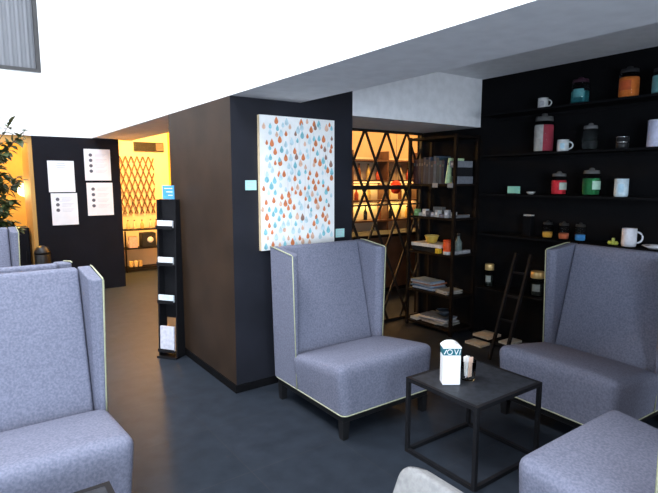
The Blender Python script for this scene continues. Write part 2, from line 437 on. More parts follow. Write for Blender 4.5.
copy_tree(chair, (2.178, 0.785, 0), PI, 'grey wing chair cropped at the lower right corner, only its seat in view', G)
copy_tree(chair, (0.150, 2.60, 0), 0, 'large bluish wing chair at the left edge, nearest the camera', G)
copy_tree(chair, (0.085, 3.67, 0), PI, 'wing chair standing back to back behind the large bluish chair at left', G)
copy_tree(chair, (0.03, 5.62, 0), 0, 'distant wing chair at the left edge in front of the potted tree', G)

# pale low chair at the bottom edge: reclined back with rounded upper corners
t = thing('lounge_chair', 'pale low chair at the bottom edge, only a rounded back corner showing', 'chair', (0.605, 0.665, 0.0))
bm = BM(); pts = []
for cy, cz, a0 in ((.30 - .045, .47 - .045, 0), (-.30 + .045, .47 - .045, 90)):
    for k in range(8): a = math.radians(a0 + 90 * k / 7); pts.append((cy + .045 * math.cos(a), cz + .045 * math.sin(a)))
pts += [(-.30, 0), (.30, 0)]
prism(bm, pts, 'x', -.035, .035, .012, 3)
for f in bm.faces: f.smooth = True
o = obj('backrest', bm, M['fabric_pale'], t); o.location = (.165, 0, .39); o.rotation_euler = (0, math.radians(26), 0)
obj('seat', cushion(BM(), (-.34, -.29, .26), (.20, .29, .40), .05, crown=.01), M['fabric_pale'], t)
for x in (-.29, .15):
    for y in (-.24, .24): obj('leg', bar(BM(), (x, y, 0), (x, y, .265), .03), M['leg_black'], t)

# ------------------------------------------------------------------ coffee tables
def make_table(label, loc, sx, sy, group):
    t = thing('coffee_table', label, 'coffee table', loc, 0, group)
    H = 0.458; w_ = 0.022; hx = sx / 2; hy = sy / 2
    obj('table_top', box(BM(), (-hx + .022, -hy + .022, H - 0.014), (hx - .022, hy - .022, H - .001)), M['table_stone'], t)
    for s in (-1, 1):
        for q in (-1, 1):
            x = s * (hx - w_ / 2); y = q * (hy - w_ / 2)
            obj('leg', box(BM(), (x - w_ / 2, y - w_ / 2, 0), (x + w_ / 2, y + w_ / 2, H)), M['black_metal'], t)
    for z in (0.0, H - 0.022):
        nm = 'lower_rail' if z == 0 else 'top_rail'
        for s in (-1, 1):
            y = s * (hy - w_ / 2); x = s * (hx - w_ / 2)
            obj(nm, box(BM(), (-hx + w_, y - w_ / 2, z), (hx - w_, y + w_ / 2, z + w_)), M['black_metal'], t)
            obj(nm, box(BM(), (x - w_ / 2, -hy + w_, z), (x + w_ / 2, hy - w_, z + w_)), M['black_metal'], t)
    return t
table = make_table('black framed square coffee table with grey top carrying the napkin box', (2.33, 1.81, 0), 0.575, 0.51, 'black framed coffee tables')
copy_tree(table, (0.098, 1.72, 0), 0, 'black framed coffee table, only a corner showing before the large left chair', 'black framed coffee tables')

# napkin box with printed band and rounded top
t = thing('napkin_box', 'tall white napkin box with teal printed band on the coffee table', 'napkin holder', (2.185, 1.86, 0.458), math.radians(-35))
obj('body', box(BM(), (-0.05, -0.035, 0), (0.05, 0.035, 0.172), 0.003, 1), M['plain_white'], t)
bm = BM(); box(bm, (-0.0495, -0.0345, 0.172), (0.0495, 0.0345, 0.214))
obj('printed_band', bm, cmat((0.02, 0.14, 0.18)), t)
bm = BM()
# letters O and V, teal swirl marks on the band
for k in range(18):
    a0 = 2 * PI * k / 18; a1 = 2 * PI * (k + 1) / 18
    bar(bm, (-0.014 + .014 * math.cos(a0), -0.0355, .192 + .014 * math.sin(a0)), (-0.014 + .014 * math.cos(a1), -0.0355, .192 + .014 * math.sin(a1)), .006, .003)
bar(bm, (0.012, -0.0355, 0.207), (0.022, -0.0355, 0.178), 0.006, .003); bar(bm, (0.022, -0.0355, 0.178), (0.034, -0.0355, 0.207), 0.006, .003)
bar(bm, (-0.045, -0.0355, 0.180), (-0.032, -0.0355, 0.205), 0.006, .003); bar(bm, (0.040, -0.0355, 0.178), (0.046, -0.0355, 0.205), 0.005, .003)
obj('lettering', bm, M['plain_white'], t)
bm = BM(); prism(bm, [(-0.052, 0.212), (0.052, 0.212), (0.052, 0.220), (0.036, 0.233), (0.018, 0.240), (0.0, 0.241), (-0.018, 0.240), (-0.036, 0.233), (-0.052, 0.220)], 'y', -0.037, 0.037)
obj('lid', bm, M['plain_white'], t)
t = thing('sugar_glass', 'clear glass holding paper sugar sachets beside the napkin box', 'glass', (2.31, 1.835, 0.4585))
bm = BM(); lathe(bm, [(0.038, 0), (0.042, 0.004), (0.046, 0.112), (0.043, 0.112), (0.039, 0.012), (0.0, 0.012)], 24)
obj('tumbler', bm, M['jar_glass'], t)
for i, (x, y, a, tl, c) in enumerate(((-0.014, -.004, .2, .06, (.9, .9, .9)), (-.002, .008, -.3, -.05, (.88, .84, .8)), (.012, -.004, .5, -.1, (.9, .9, .9)), (.0, -.014, -.1, .03, (.8, .55, .42)), (.010, .012, .9, -.08, (.9, .9, .9)))):
    bm = BM(); box(bm, (-0.016, -0.003, 0), (0.016, 0.003, 0.122), 0.002, 1)
    o = obj('sugar_sachet', bm, cmat(c), None); o.location = (2.31 + x, 1.835 + y, 0.472); o.rotation_euler = (tl * .6, tl, a)
    tag(o, ['white sugar sachet at the left of the glass', 'cream sugar sachet at the back of the glass', 'white sugar sachet at the right of the glass', 'reddish sugar sachet at the front of the glass', 'white sugar sachet at the right back of the glass'][i], 'sugar sachet', 'sugar sachets in the glass')

# ------------------------------------------------------------------ painting and cards on the pillar
t = thing('painting', 'white canvas covered with orange and teal paint drops on the pillar', 'painting', (2.149, PY - 0.002, 1.572))
PW, PH = 0.338, 0.5
bm = BM(); box(bm, (-PW, -0.035, -PH), (PW, 0, PH))
for f in bm.faces:
    f.material_index = 0 if f.normal.y < -0.5 else 1
obj('canvas', bm, [M['canvas'], M['canvas_edge']], t)
rnd = random.Random(4)
bm = BM()
def drop(x, z, w_, h, y, mi):
    vs = []
    for k in range(14):
        a = 2 * PI * k / 14
        dx = math.sin(a) * w_ * (1.0 if math.cos(a) < 0 else (1 - 0.7 * math.cos(a)))
        dz = math.cos(a) * h * (0.8 if math.cos(a) < 0 else 1.25)
        vs.append(bm.verts.new((x + dx, y, z + dz)))
    f = bm.faces.new(vs); f.material_index = mi
    f.normal_update()
    if f.normal.y > 0: f.normal_flip()
cols, rows = 12, 18
for j in range(rows):
    for i in range(cols):
        x = -PW + 2 * PW * (i + 0.5 + (0.25 if j % 2 else -0.25) + rnd.uniform(-.3, .3)) / cols
        z = PH - 2 * PH * (j + 0.5 + rnd.uniform(-.35, .35)) / rows
        s = rnd.uniform(.75, 1.25)
        if abs(x) > PW - .014 or abs(z) > PH - .026: continue
        c = rnd.choices(range(5), weights=[5, 2.4, 3.4, 3.0, 1.8 if j < 6 else .3])[0]
        drop(x, z, 0.0155 * s, 0.024 * s, -0.0354 - 0.00012 * rnd.random() - c * .00004, c)
for k in range(30):
    x = rnd.uniform(-PW + .02, PW - .02); z1 = rnd.uniform(-.1, PH - .02); z0 = z1 - rnd.uniform(.12, .35)
    box(bm, (x - .0014, -0.0352, z0), (x + .0014, -0.0350, z1), mi=5)
obj('painted_pattern', bm, [M[m] for m in ('paint_orange', 'paint_peach', 'paint_teal', 'paint_paleblue', 'paint_brown', 'paint_drip')], t)
def card(label, x, z, w_, h):
    bm = BM(); box(bm, (-w_, -0.004, -h), (w_, 0, h))
    o = obj('caption_card', bm, M['teal_card']); o.location = (x, PY - .001, z); tag(o, label, 'card')
    bm = BM()
    for k in range(3): box(bm, (-w_ * .75, -0.0046, h * (.5 - .5 * k) - .003), (w_ * (.6 - .2 * k), -0.0042, h * (.5 - .5 * k) + .003))
    obj('print', bm, M['ink_faint'], o)
card('small pale teal caption card on the pillar left of the painting', 1.750, 1.562, 0.045, 0.036)
card('small pale teal caption card on the pillar low at the right of the painting', 2.572, 1.160, 0.045, 0.036)

# ------------------------------------------------------------------ notices on the dark wall
def notice(label, x, z, w_, h, dots, header=False):
    t = thing('notice_sheet', label, 'notice', (x, 7.998, z))
    obj('sheet', box(BM(), (-w_, -0.012, -h), (w_, 0, h)), M['paper'], t)
    bl = BM()
    if header:
        for k, (ww) in enumerate((.05, .06, .05)): box(bl, (-ww, -0.0135, h * .80 - k * .03), (ww, -0.0125, h * .80 + .014 - k * .03))
        for k in range(9): box(bl, (-w_ * .7, -0.0135, h * .45 - k * .055), (w_ * (.7 - .12 * (k % 3)), -0.0125, h * .45 + .004 - k * .055))
    for k in range(dots):
        bm = BM()
        zz = h * .62 - k * h * .34
        lathe_pts = [bm.verts.new((-w_ * .52 + .024 * math.cos(a * PI / 8), -0.0135, zz + .024 * math.sin(a * PI / 8))) for a in range(16)]
        f = bm.faces.new(lathe_pts); f.normal_update()
        if f.normal.y > 0: f.normal_flip()
        obj('round_picture', bm, M['ink'], t)
        for q in range(3): box(bl, (-w_ * .2, -0.0135, zz + .012 - q * .018), (w_ * (.7 - .1 * q), -0.0125, zz + .017 - q * .018))
    obj('text_print', bl, M['ink_faint'], t)
notice('white notice sheet with a blue heading, top of the left pair', 1.178, 1.648, 0.165, 0.215, 0, True)
notice('white notice sheet with three round pictures, bottom of the left pair', 1.195, 1.196, 0.165, 0.222, 3)
notice('white notice sheet with four round pictures, top of the right pair', 1.655, 1.815, 0.175, 0.222, 4)
notice('white notice sheet with four round pictures, bottom of the right pair', 1.665, 1.325, 0.175, 0.235, 4)

# ------------------------------------------------------------------ magazine rack beside the pillar
RKX, RKY, RKA = 1.468, 4.505, math.radians(35)
def rk(x, y, z):      # a point of the rack's own frame in the room
    return (RKX + x * math.cos(RKA) - y * math.sin(RKA), RKY + x * math.sin(RKA) + y * math.cos(RKA), z)
t = thing('leaflet_rack', 'tall black leaflet rack standing against the aisle side of the pillar', 'leaflet rack', (RKX, RKY, 0), RKA)
def fx(z): return -0.045 + 0.055 * z / 1.43
for q in (-1, 1):
    bm = BM(); y = q * 0.093
    prism(bm, [(fx(0), 0), (fx(1.43), 1.43), (0.075, 1.43), (0.075, 0)], 'y', y - .007, y + .007); obj('side_panel', bm, M['black_metal'], t)
tz = (1.17, 0.845, 0.505, 0.06)
for i, z in enumerate(tz):
    bm = BM()
    box(bm, (fx(z) - .03, -0.084, z), (0.07, 0.084, z + 0.012)); box(bm, (fx(z) - .034, -0.084, z), (fx(z) - .026, 0.084, z + 0.03))
    obj('tray', bm, M['black_metal'], t)
obj('back_panel', box(BM(), (0.060, -0.085, .35), (0.068, 0.085, 1.43)), M['black_metal'], t)
obj('foot', box(BM(), (-.075, -.10, 0), (.085, .10, .018)), M['black_metal'], t)
lf = [((.80, .82, .85), 'white'), ((.75, .77, .80), 'pale grey'), ((.70, .78, .84), 'pale blue')]
for i, z in enumerate(tz[:3]):
    bm = BM(); box(bm, (-0.009, -0.078, 0), (0.009, 0.078, 0.062))
    o = obj('leaflet_pile', bm, cmat(lf[i][0])); o.location = rk(fx(z) - .012, 0, z + 0.0135); o.rotation_euler = (0, 0.05, RKA)
    tag(o, '%s leaflets in the %s tray of the black rack' % (lf[i][1], ('topmost', 'second', 'third')[i]), 'leaflets')
bm = BM(); box(bm, (-0.010, -0.072, 0), (0.010, 0.072, 0.22)); o = obj('leaflet_pile', bm, cmat((.66, .66, .76))); o.location = rk(fx(.1) - .006, 0, tz[3] + .014); o.rotation_euler = (0, 0.05, RKA)
tag(o, 'large lilac white brochures standing in the bottom tray of the rack', 'leaflets')
bm = BM(); box(bm, (-0.004, -0.06, 0), (0.004, 0.06, 0.12)); o = obj('brochure', bm, cmat((.08, .36, .66))); o.location = rk(.040, -.01, 1.432); o.rotation_euler = (0, 0, RKA); tag(o, 'bright blue brochure standing on top of the black rack', 'brochure')
bm = BM()
for k in range(3): box(bm, (-0.0052, -0.045, .09 - k * .03), (-0.0042, 0.04 - .02 * k, .098 - k * .03))
obj('print', bm, M['paper'], o)

# ------------------------------------------------------------------ lattice screens
def lattice(label, name, loc, x0, x1, z0, z1, dw, dh, w_, m, frame=True, bars=(), ph=None):
    t = thing(name, label, 'lattice screen', loc)
    W_, H_ = x1 - x0, z1 - z0
    bm = BM()
    sl = dh / dw          # slope of the rods
    for s in (-1, 1):
        nmax = int((W_ + H_ / sl) / dw) + 3
        for k in range(-nmax, nmax):
            # line through (k*dw, z1) going down with slope s
            pts = []
            xa = (x0 if ph is None else ph) + k * dw; za = z1
            xb = xa + s * H_ / sl; zb = z0
            # clip to x range
            def at(xx): return za + (zb - za) * (xx - xa) / (xb - xa)
            lo, hi = (min(xa, xb), max(xa, xb))
            cl, ch = max(lo, x0), min(hi, x1)
            if ch - cl < 0.01: continue
            bar(bm, (cl, -0.006 * s, at(cl)), (ch, -0.006 * s, at(ch)), w_, 0.010, roll_up=(0, 1, 0))
    obj('lattice', bm, m, t)
    if frame:
        for nm, a, b in (('top_bar', (x0, 0, z1), (x1, 0, z1)), ('bottom_bar', (x0, 0, z0), (x1, 0, z0)), ('side_post', (x0, 0, z0), (x0, 0, z1)), ('side_post', (x1, 0, z0), (x1, 0, z1))):
            obj(nm, bar(BM(), a, b, 0.028), m, t)
    for z, th_ in bars:
        obj('cross_bar', bar(BM(), (x0, 0, z), (x1, 0, z), th_), m, t)
    return t
lattice('tall dark metal diamond lattice screen between pillar and bookshelf', 'lattice_screen', (0, 4.22, 0), 2.71, 4.34, 0.02, 2.118, 0.304, 0.66, 0.028, M['lattice_metal'], True, ((1.52, 0.045), (1.33, 0.016)), 2.59)
lattice('brown wooden lattice panel on the end wall above the passage console', 'lattice_screen', (0, 9.55, 0), 2.34, 2.93, 1.0, 2.02, 0.10, 0.27, 0.022, M['lattice_wood'], False)

# ------------------------------------------------------------------ bookshelf
BX0, BX1, BY0, BY1 = 3.98, 4.34, 3.40, 4.06
t = thing('bookshelf', 'open dark bookshelf with five shelves beside the lattice screen', 'bookshelf', (BX0, BY0, 0))
D = BX1 - BX0; L = BY1 - BY0
for x in (0.0, D - 0.03):
    for y in (0.0, L - 0.03):
        obj('post', box(BM(), (x, y, 0), (x + 0.03, y + 0.03, 2.05)), M['dark_wood'], t)
SZ = (1.56, 1.215, 0.84, 0.415, 0.06)
for z in SZ + (2.04,):
    obj('shelf', box(BM(), (0.003, 0.003, z - 0.022), (D - .003, L - .003, z)), M['dark_wood'], t)

def solid(name, label, cat, loc, size, c, rz=0.0, tilt=(0, 0), group=None, bevel=0.0, rough=0.5):
    bm = BM(); box(bm, (-size[0] / 2, -size[1] / 2, 0), (size[0] / 2, size[1] / 2, size[2]), bevel, 1)
    o = obj(name, bm, cmat(c, rough))
    if name in ('packet', 'carton', 'box_file'):
        lb = BM(); box(lb, (-size[0] / 2 - .0008, -size[1] * .3, size[2] * .35), (-size[0] / 2 - .0001, size[1] * .3, size[2] * .7))
        obj('printed_label', lb, cmat([min(.8, k * 1.7 + .05) for k in c]), o)
    o.location = loc; o.rotation_euler = (tilt[0], tilt[1], rz)
    return tag(o, label, cat, group)

# upright books: spines face the room (-x)
def book(label, y, z, th_, h, c, tilt=0.0, d=0.22, band=None, group='upright books on the top bookshelf'):
    t = thing('book', label, 'book', (BX0 + 0.035, y, z), 0, group); t.rotation_euler = (tilt, 0, 0)
    bm = BM(); box(bm, (0, 0, 0), (0.004, th_, h)); box(bm, (0.002, 0, 0), (d, 0.003, h)); box(bm, (0.002, th_ - .003, 0), (d, th_, h)); obj('cover', bm, cmat(c), t)
    obj('pages', box(BM(), (0.005, 0.0032, 0.004), (d - .006, th_ - .0032, h - .005)), M['paper'], t)
    bm = BM(); box(bm, (-0.0008, th_ * .2, h * .72), (0.0, th_ * .8, h * .82)); obj('spine_title', bm, cmat(band or (.09 + .05 * math.sin(y * 91), .09, .10)), t)
rb = random.Random(11)
specs = [((.10, .03, .03), 'dark red'), ((.09, .04, .05), 'maroon'), ((.05, .05, .09), 'navy'), ((.06, .05, .05), 'dark brown'), ((.06, .09, .15), 'dark blue'),
         ((.05, .07, .10), 'blue black'), ((.10, .14, .20), 'slate blue'), ((.07, .08, .10), 'charcoal'), ((.15, .22, .28), 'grey blue'), ((.08, .13, .15), 'deep teal'), ((.12, .20, .24), 'teal'), ((.05, .06, .10), 'midnight blue')]
y = BY1 - 0.045
for i, (c, nm) in enumerate(specs):
    c = (c[0] * .38, c[1] * .40, c[2] * .46); th_ = rb.uniform(.028, .038); h = rb.uniform(.235, .285); y -= th_ + .0035
    book('%s upright book on the top bookshelf, number %d from the lattice screen' % (nm, i + 1) if False else '%s spined upright book on the top bookshelf' % nm, y, SZ[0] + .001, th_, h, tuple(k * 1.0 for k in c))
book('pale green thin book leaning at the right of the row on the top bookshelf', 3.548, SZ[0] + .005, .018, .255, (.55, .72, .42), 0.16)
# flat things at the open right end of the top shelf
solid('box_file', 'grey box file lying at the open right end of the top bookshelf', 'box', (4.17, 3.466, SZ[0] + .001), (.24, .07, .075), (.17, .18, .21), bevel=.003)
solid('box_file', 'grey folder box stacked on top at the right end of the top bookshelf', 'box', (4.15, 3.472, SZ[0] + .165), (.26, .078, .065), (.20, .21, .24), bevel=.003)
solid('box_file', 'black middle box between the two grey boxes on the top bookshelf', 'box', (4.16, 3.466, SZ[0] + .077), (.24, .07, .086), (.015, .015, .018), bevel=.003)
for i, y in enumerate((3.66, 3.46)):
    solid('price_tag', 'pale price tag on the top bookshelf edge, %s' % ('under the teal books' if i == 0 else 'under the leaning green book'), 'price tag', (BX0 - 0.003, y, SZ[0] - .036), (.004, .07, .045), (.28, .28, .28), tilt=(0, 0))
# second shelf: small packets
solid('packet', 'grey flat box propped behind the packets on the second bookshelf', 'box', (BX0 + .16, 3.74, SZ[1] + .001), (.05, .13, .10), (.16, .16, .16))
rb = random.Random(5)
pc = [((.20, .36, .14), 'green'), ((.42, .45, .42), 'grey green'), ((.55, .56, .58), 'white'), ((.07, .07, .08), 'black'), ((.34, .33, .36), 'grey'), ((.50, .50, .50), 'silver'), ((.16, .15, .18), 'dark grey'), ((.38, .38, .40), 'light grey'), ((.45, .43, .42), 'cream')]
y = BY1 - .075
for i, (c, nm) in enumerate(pc):
    wy = rb.uniform(.045, .06)
    solid('packet', '%s small packet in the front row on the second bookshelf' % nm, 'packet', (BX0 + .06 + rb.uniform(0, .03), y, SZ[1] + .001), (.05, wy, rb.uniform(.035, .08)), c, rz=rb.uniform(-.2, .2), bevel=.002)
    y -= .063
# wire rack with small pieces at the open end
solid('tray', 'grey metal tray at the open right end of the second bookshelf', 'tray', (4.17, 3.48, SZ[1] + .001), (.2, .08, .03), (.14, .14, .15))
# third shelf
z3 = SZ[2]
solid('paper_stack', 'white stack of papers under the yellow basket on the third bookshelf', 'paper stack', (BX0 + .13, 3.80, z3 + .055), (.22, .40, .035), (.66, .64, .62), rz=.06)
solid('book', 'wide black book under the white papers on the third bookshelf', 'book', (BX0 + .16, 3.84, z3 + .001), (.22, .36, .053), (.02, .02, .02))
t = thing('basket', 'small yellow woven basket on the white papers of the third bookshelf', 'basket', (BX0 + .12, 3.80, z3 + .091))
bm = BM(); lathe(bm, [(.05, 0), (.058, .02), (.075, .075), (.070, .075), (.052, .02), (.0, .012)], 20); obj('bowl', bm, cmat((.52, .36, .06)), t)
bm = BM(); tube(bm, [(.073 * math.cos(a * PI / 10), .073 * math.sin(a * PI / 10), .075) for a in range(20)], .006, 6, True); obj('rim', bm, cmat((.62, .48, .14)), t)
t = thing('canister', 'orange red canister at the right of the third bookshelf', 'canister', (BX0 + .055, 3.52, z3 + .001))
bm = BM(); lathe(bm, [(.042, 0.03), (.044, .034), (.044, .13), (.042, .132)], 24); obj('body', bm, cmat((.78, .10, .025)), t)
bm = BM(); lathe(bm, [(.044, 0), (.045, .003), (.045, .03), (.043, .032)], 24); obj('base', bm, cmat((.65, .62, .60)), t)
bm = BM(); lathe(bm, [(.046, .130), (.046, .146), (.042, .149)], 24); obj('lid', bm, cmat((.70, .08, .02)), t)
t = thing('candle', 'small yellow candle cube left of the orange canister on the third bookshelf', 'candle', (BX0 + .036, 3.625, z3 + .001))
obj('wax', box(BM(), (-.024, -.026, 0), (.024, .026, .05), .004, 2), cmat((.80, .52, .04)), t)
obj('wick', bar(BM(), (0, 0, .05), (0, 0, .06), .003), M['ink'], t)
t = thing('bottle', 'grey green glass bottle at the open right end of the third bookshelf', 'bottle', (4.14, 3.47, z3 + .04))
bm = BM(); lathe(bm, [(.036, 0), (.038, .005), (.038, .085), (.02, .115), (.015, .125), (.015, .15)], 20); obj('body', bm, cmat((.15, .19, .18), .2), t)
bm = BM(); lathe(bm, [(.017, .15), (.017, .175), (.015, .177)], 16); obj('cap', bm, cmat((.03, .03, .03)), t)
solid('pouch', 'pale grey flat box under the bottle at the right end of the third bookshelf', 'box', (4.18, 3.475, z3 + .001), (.24, .075, .038), (.34, .34, .36), bevel=.006)
# lower shelves: magazines in loose stacks
def mags(z, base, n, group, names, x=BX0 + .17, y0=3.73, spread=.05, seed=1, wy=.30):
    r = random.Random(seed); zz = z + .001
    for i in range(n):
        c, nm = names[i % len(names)]
        th_ = r.uniform(.008, .016)
        solid('magazine', '%s magazine in the %s, %s' % (nm, base, ('at the very bottom', 'second from the bottom', 'third from the bottom', 'fourth from the bottom', 'fifth from the bottom', 'second from the top', 'topmost')[i]), 'magazine',
              (x + r.uniform(-.015, .02), y0 + r.uniform(-spread, spread), zz), (.22, wy, th_), c, rz=r.uniform(-.22, .22), group=group)
        zz += th_ + .0015
BL = [((.30, .38, .50), 'pale blue'), ((.50, .52, .56), 'white'), ((.10, .19, .34), 'blue'), ((.36, .38, .42), 'grey'), ((.46, .16, .09), 'red'), ((.48, .50, .54), 'off white'), ((.22, .32, .46), 'steel blue')]
mags(SZ[3], 'loose stack on the fourth bookshelf', 7, 'magazines on the fourth bookshelf', BL, y0=3.87, seed=3, spread=.02)
mags(SZ[3], 'small beige stack on the fourth bookshelf', 3, 'magazines on the fourth bookshelf', [((.40, .38, .34), 'beige'), ((.46, .44, .40), 'cream'), ((.38, .38, .36), 'putty')], y0=3.575, seed=4, spread=.003, wy=.17)
GR = [((.46, .45, .42), 'putty'), ((.55, .54, .52), 'cream'), ((.36, .36, .35), 'grey'), ((.50, .50, .50), 'silver'), ((.30, .36, .46), 'blue grey'), ((.62, .62, .62), 'white'), ((.12, .16, .24), 'dark blue')]
mags(SZ[4], 'loose stack on the bottom bookshelf', 7, 'magazines on the bottom bookshelf', GR, y0=3.74, seed=8, spread=.05, wy=.34)
solid('magazine', 'white magazine lying alone at the left end of the bottom bookshelf', 'magazine', (BX0 + .14, 3.965, SZ[4] + .001), (.2, .10, .03), (.64, .62, .60))
t = thing('bowl', 'dark blue rounded dish on the magazines of the bottom bookshelf', 'bowl', (BX0 + .12, 3.60, SZ[4] + .105))
bm = BM(); lathe(bm, [(.04, 0), (.07, .02), (.085, .06), (.08, .06), (.06, .02), (0, .012)], 20); obj('body', bm, cmat((.025, .035, .05), .3), t)
bm = BM(); tube(bm, [(.0825 * math.cos(a * PI / 10), .0825 * math.sin(a * PI / 10), .06) for a in range(20)], .003, 5, True); obj('rim', bm, cmat((.1, .12, .15), .3), t)

# ------------------------------------------------------------------ display wall ledges, jars and mugs
RZ = (2.215, 1.838, 1.470, 1.088, 0.555, 0.045)
names_ = ('topmost', 'second from the top', 'third from the top', 'fourth from the top', 'fifth from the top', 'lowest')
for z, nm in zip(RZ, names_):
    t = thing('wall_shelf', 'long black wall ledge on the display wall, %s' % nm, 'shelf', (XD, 1.0, z), 0, 'black ledges on the display wall')
    obj('board', box(BM(), (-0.27, -2.2, -0.018), (0, 2.2, 0)), M['black_wall'], t)
    obj('wall_rail', box(BM(), (-0.02, -2.2, -0.045), (0, 2.2, -0.018)), M['black_wall'], t)

def jar(label, y, z, r, h, c, lidc=(.03, .03, .035), fill=.75, x=4.2, band=None, two=None, group=None, clear_lid=False):
    t = thing('jar', label, 'jar', (x, y, z), random.uniform(0, 3), group)
    nk = h * .80
    bm = BM(); lathe(bm, [(r * .94, 0), (r, .006), (r, nk * .88), (r * .78, nk), (r * .72, nk), (r * .92, nk * .86), (r * .95, .008), (0, .008)], 24); obj('glass_body', bm, M['jar_glass'], t)
    bm = BM(); lathe(bm, [(r * .88, .011), (r * .90, .016), (r * .90, nk * .80 * fill), (r * .84, nk * .84 * fill)], 24)
    if two:
        for f in bm.faces:
            ctr = f.calc_center_median(); f.material_index = 1 if (ctr.x > 0) else 0
        t.rotation_euler = (0, 0, two[1])
    obj('contents', bm, [cmat(c, .8)] + ([cmat(two[0], .8)] if two else []), t)
    bm = BM(); lathe(bm, [(r * .82, nk), (r * .84, nk + .004), (r * .80, h * .92), (r * .3, h * .94), (r * .26, h), (r * .1, h + .004)], 24); obj('lid', bm, cmat([k * .35 for k in lidc], .6), t)
    if band:
        bm = BM()
        for k in range(9):
            a = math.radians(180 - 28 + 7 * k + band[1]); b_ = math.radians(180 - 28 + 7 * (k + 1) + band[1])
            vs = [bm.verts.new((1.012 * r * math.cos(q), 1.012 * r * math.sin(q), zz)) for q, zz in ((a, nk * .3), (b_, nk * .3), (b_, nk * .68), (a, nk * .68))]
            f = bm.faces.new(vs)
        bmesh.ops.recalc_face_normals(bm, faces=bm.faces)
        t.rotation_euler = (0, 0, 0)
        obj('label', bm, cmat(band[0]), t)
    return t

def mug(label, y, z, r, h, c, handle=1, x=4.2, mark=None, two=None):
    t = thing('mug', label, 'mug', (x, y, z), 0)
    bm = BM(); lathe(bm, [(r * .86, 0), (r * .96, .006), (r, .02), (r, h), (r * .90, h), (r * .90, .012), (0, .010)], 24); obj('cup', bm, cmat(c, .3), t)
    if handle:
        # handle towards the right of the photo
        dx, dy = 0.45 * 0.0 + 0.25, -0.97
        pts = []
        for k in range(11):
            a = PI / 2 - PI * k / 10
            q = math.cos(a) * r * .75
            pts.append((dx * (r * .96 + q), dy * (r * .96 + q), h * .52 + math.sin(a) * h * .30))
        bm = BM(); tube(bm, pts, r * .13, 8); obj('handle', bm, cmat(c, .3), t)
    if mark:
        bm = BM()
        for k in range(8):
            a = math.radians(200 - 24 + 6 * k); b_ = math.radians(200 - 24 + 6 * (k + 1))
            vs = [bm.verts.new((1.015 * r * math.cos(q), 1.015 * r * math.sin(q), zz)) for q, zz in ((a, h * .25), (b_, h * .25), (b_, h * .7), (a, h * .7))]
            bm.faces.new(vs)
        bmesh.ops.recalc_face_normals(bm, faces=bm.faces)
        obj('motif', bm, cmat(mark), t)
    return t
# topmost ledge
mug('small white espresso mug at the left of the topmost ledge', 2.636, RZ[0], .042, .092, (.62, .62, .62), 1, mark=(.35, .35, .38))
jar('jar with teal contents and dark lid on the topmost ledge', 2.307, RZ[0], .074, .215, (.025, .17, .20), (.09, .03, .06), .72, band=((.08, .26, .28), 14))
jar('jar with orange contents and tall dark lid on the topmost ledge', 1.928, RZ[0], .076, .235, (.66, .17, .03), (.05, .05, .055), .98, band=((.45, .08, .02), 0))
jar('jar with pale turquoise contents at the right edge on the topmost ledge', 1.70, RZ[0], .07, .20, (.20, .44, .46), (.06, .06, .07), 1.0)
# second ledge
jar('tall jar half red and half white patterned on the second ledge', 2.612, RZ[1], .088, .335, (.42, .42, .42), (.22, .22, .22), 1.05, two=((.34, .035, .06), math.radians(-62)))
mug('white and pale blue mug beside the tall red jar on the second ledge', 2.43, RZ[1], .046, .100, (.62, .66, .68), 1, mark=(.42, .62, .74))
jar('near empty dark jar with chrome rim on the second ledge', 2.20, RZ[1], .062, .215, (.02, .02, .022), (.35, .35, .37), .5)
t = mug('black cup with chrome bands on the second ledge', 1.945, RZ[1], .045, .095, (.02, .02, .022), 0)
for z in (.05, .09):
    bm = BM(); tube(bm, [(.047 * math.cos(a * PI / 12), .047 * math.sin(a * PI / 12), z) for a in range(24)], .004, 6, True); obj('chrome_band', bm, M['chrome'], t)
t = thing('tin', 'tall pale lilac tin at the right edge on the second ledge', 'tin', (4.2, 1.70, RZ[1]))
bm = BM(); lathe(bm, [(.066, 0), (.068, .004), (.068, .185), (.066, .188)], 28); obj('body', bm, cmat((.50, .52, .68)), t)
bm = BM(); lathe(bm, [(.069, .186), (.069, .196), (.064, .199)], 28); obj('lid', bm, cmat((.58, .60, .72)), t)
# third ledge
t = thing('sign_card', 'small green sign card standing at the left on the third ledge', 'card', (4.2, 2.888, RZ[2]))
obj('card', box(BM(), (-.004, -.064, .006), (.004, .064, .072)), M['green_card'], t)
obj('holder', box(BM(), (-.02, -.05, 0), (.02, .05, .008)), M['black_metal'], t)
t = thing('sauce_dish', 'tiny white dish beside the green card on the third ledge', 'dish', (4.2, 2.71, RZ[2]))
bm = BM(); lathe(bm, [(.018, 0), (.03, .012), (.038, .022), (.034, .022), (.02, .010), (0, .008)], 20); obj('body', bm, cmat((.50, .50, .48), .3), t)
bm = BM(); tube(bm, [(.036 * math.cos(a * PI / 10), .036 * math.sin(a * PI / 10), .022) for a in range(20)], .003, 5, True); obj('rim', bm, cmat((.6, .6, .58), .3), t)
jar('jar with bright red contents and chrome lid on the third ledge', 2.447, RZ[2], .066, .20, (.62, .025, .04), (.3, .3, .3), .95, band=((.35, .40, .34), 62))
jar('jar with dark green contents and silver lid on the third ledge', 2.168, RZ[2], .072, .225, (.015, .14, .045), (.28, .28, .28), .95, band=((.36, .55, .44), 62))
t = mug('round pale blue mug without handle at right on the third ledge', 1.93, RZ[2] , .050, .140, (.55, .68, .76), 0, mark=(.40, .58, .70))
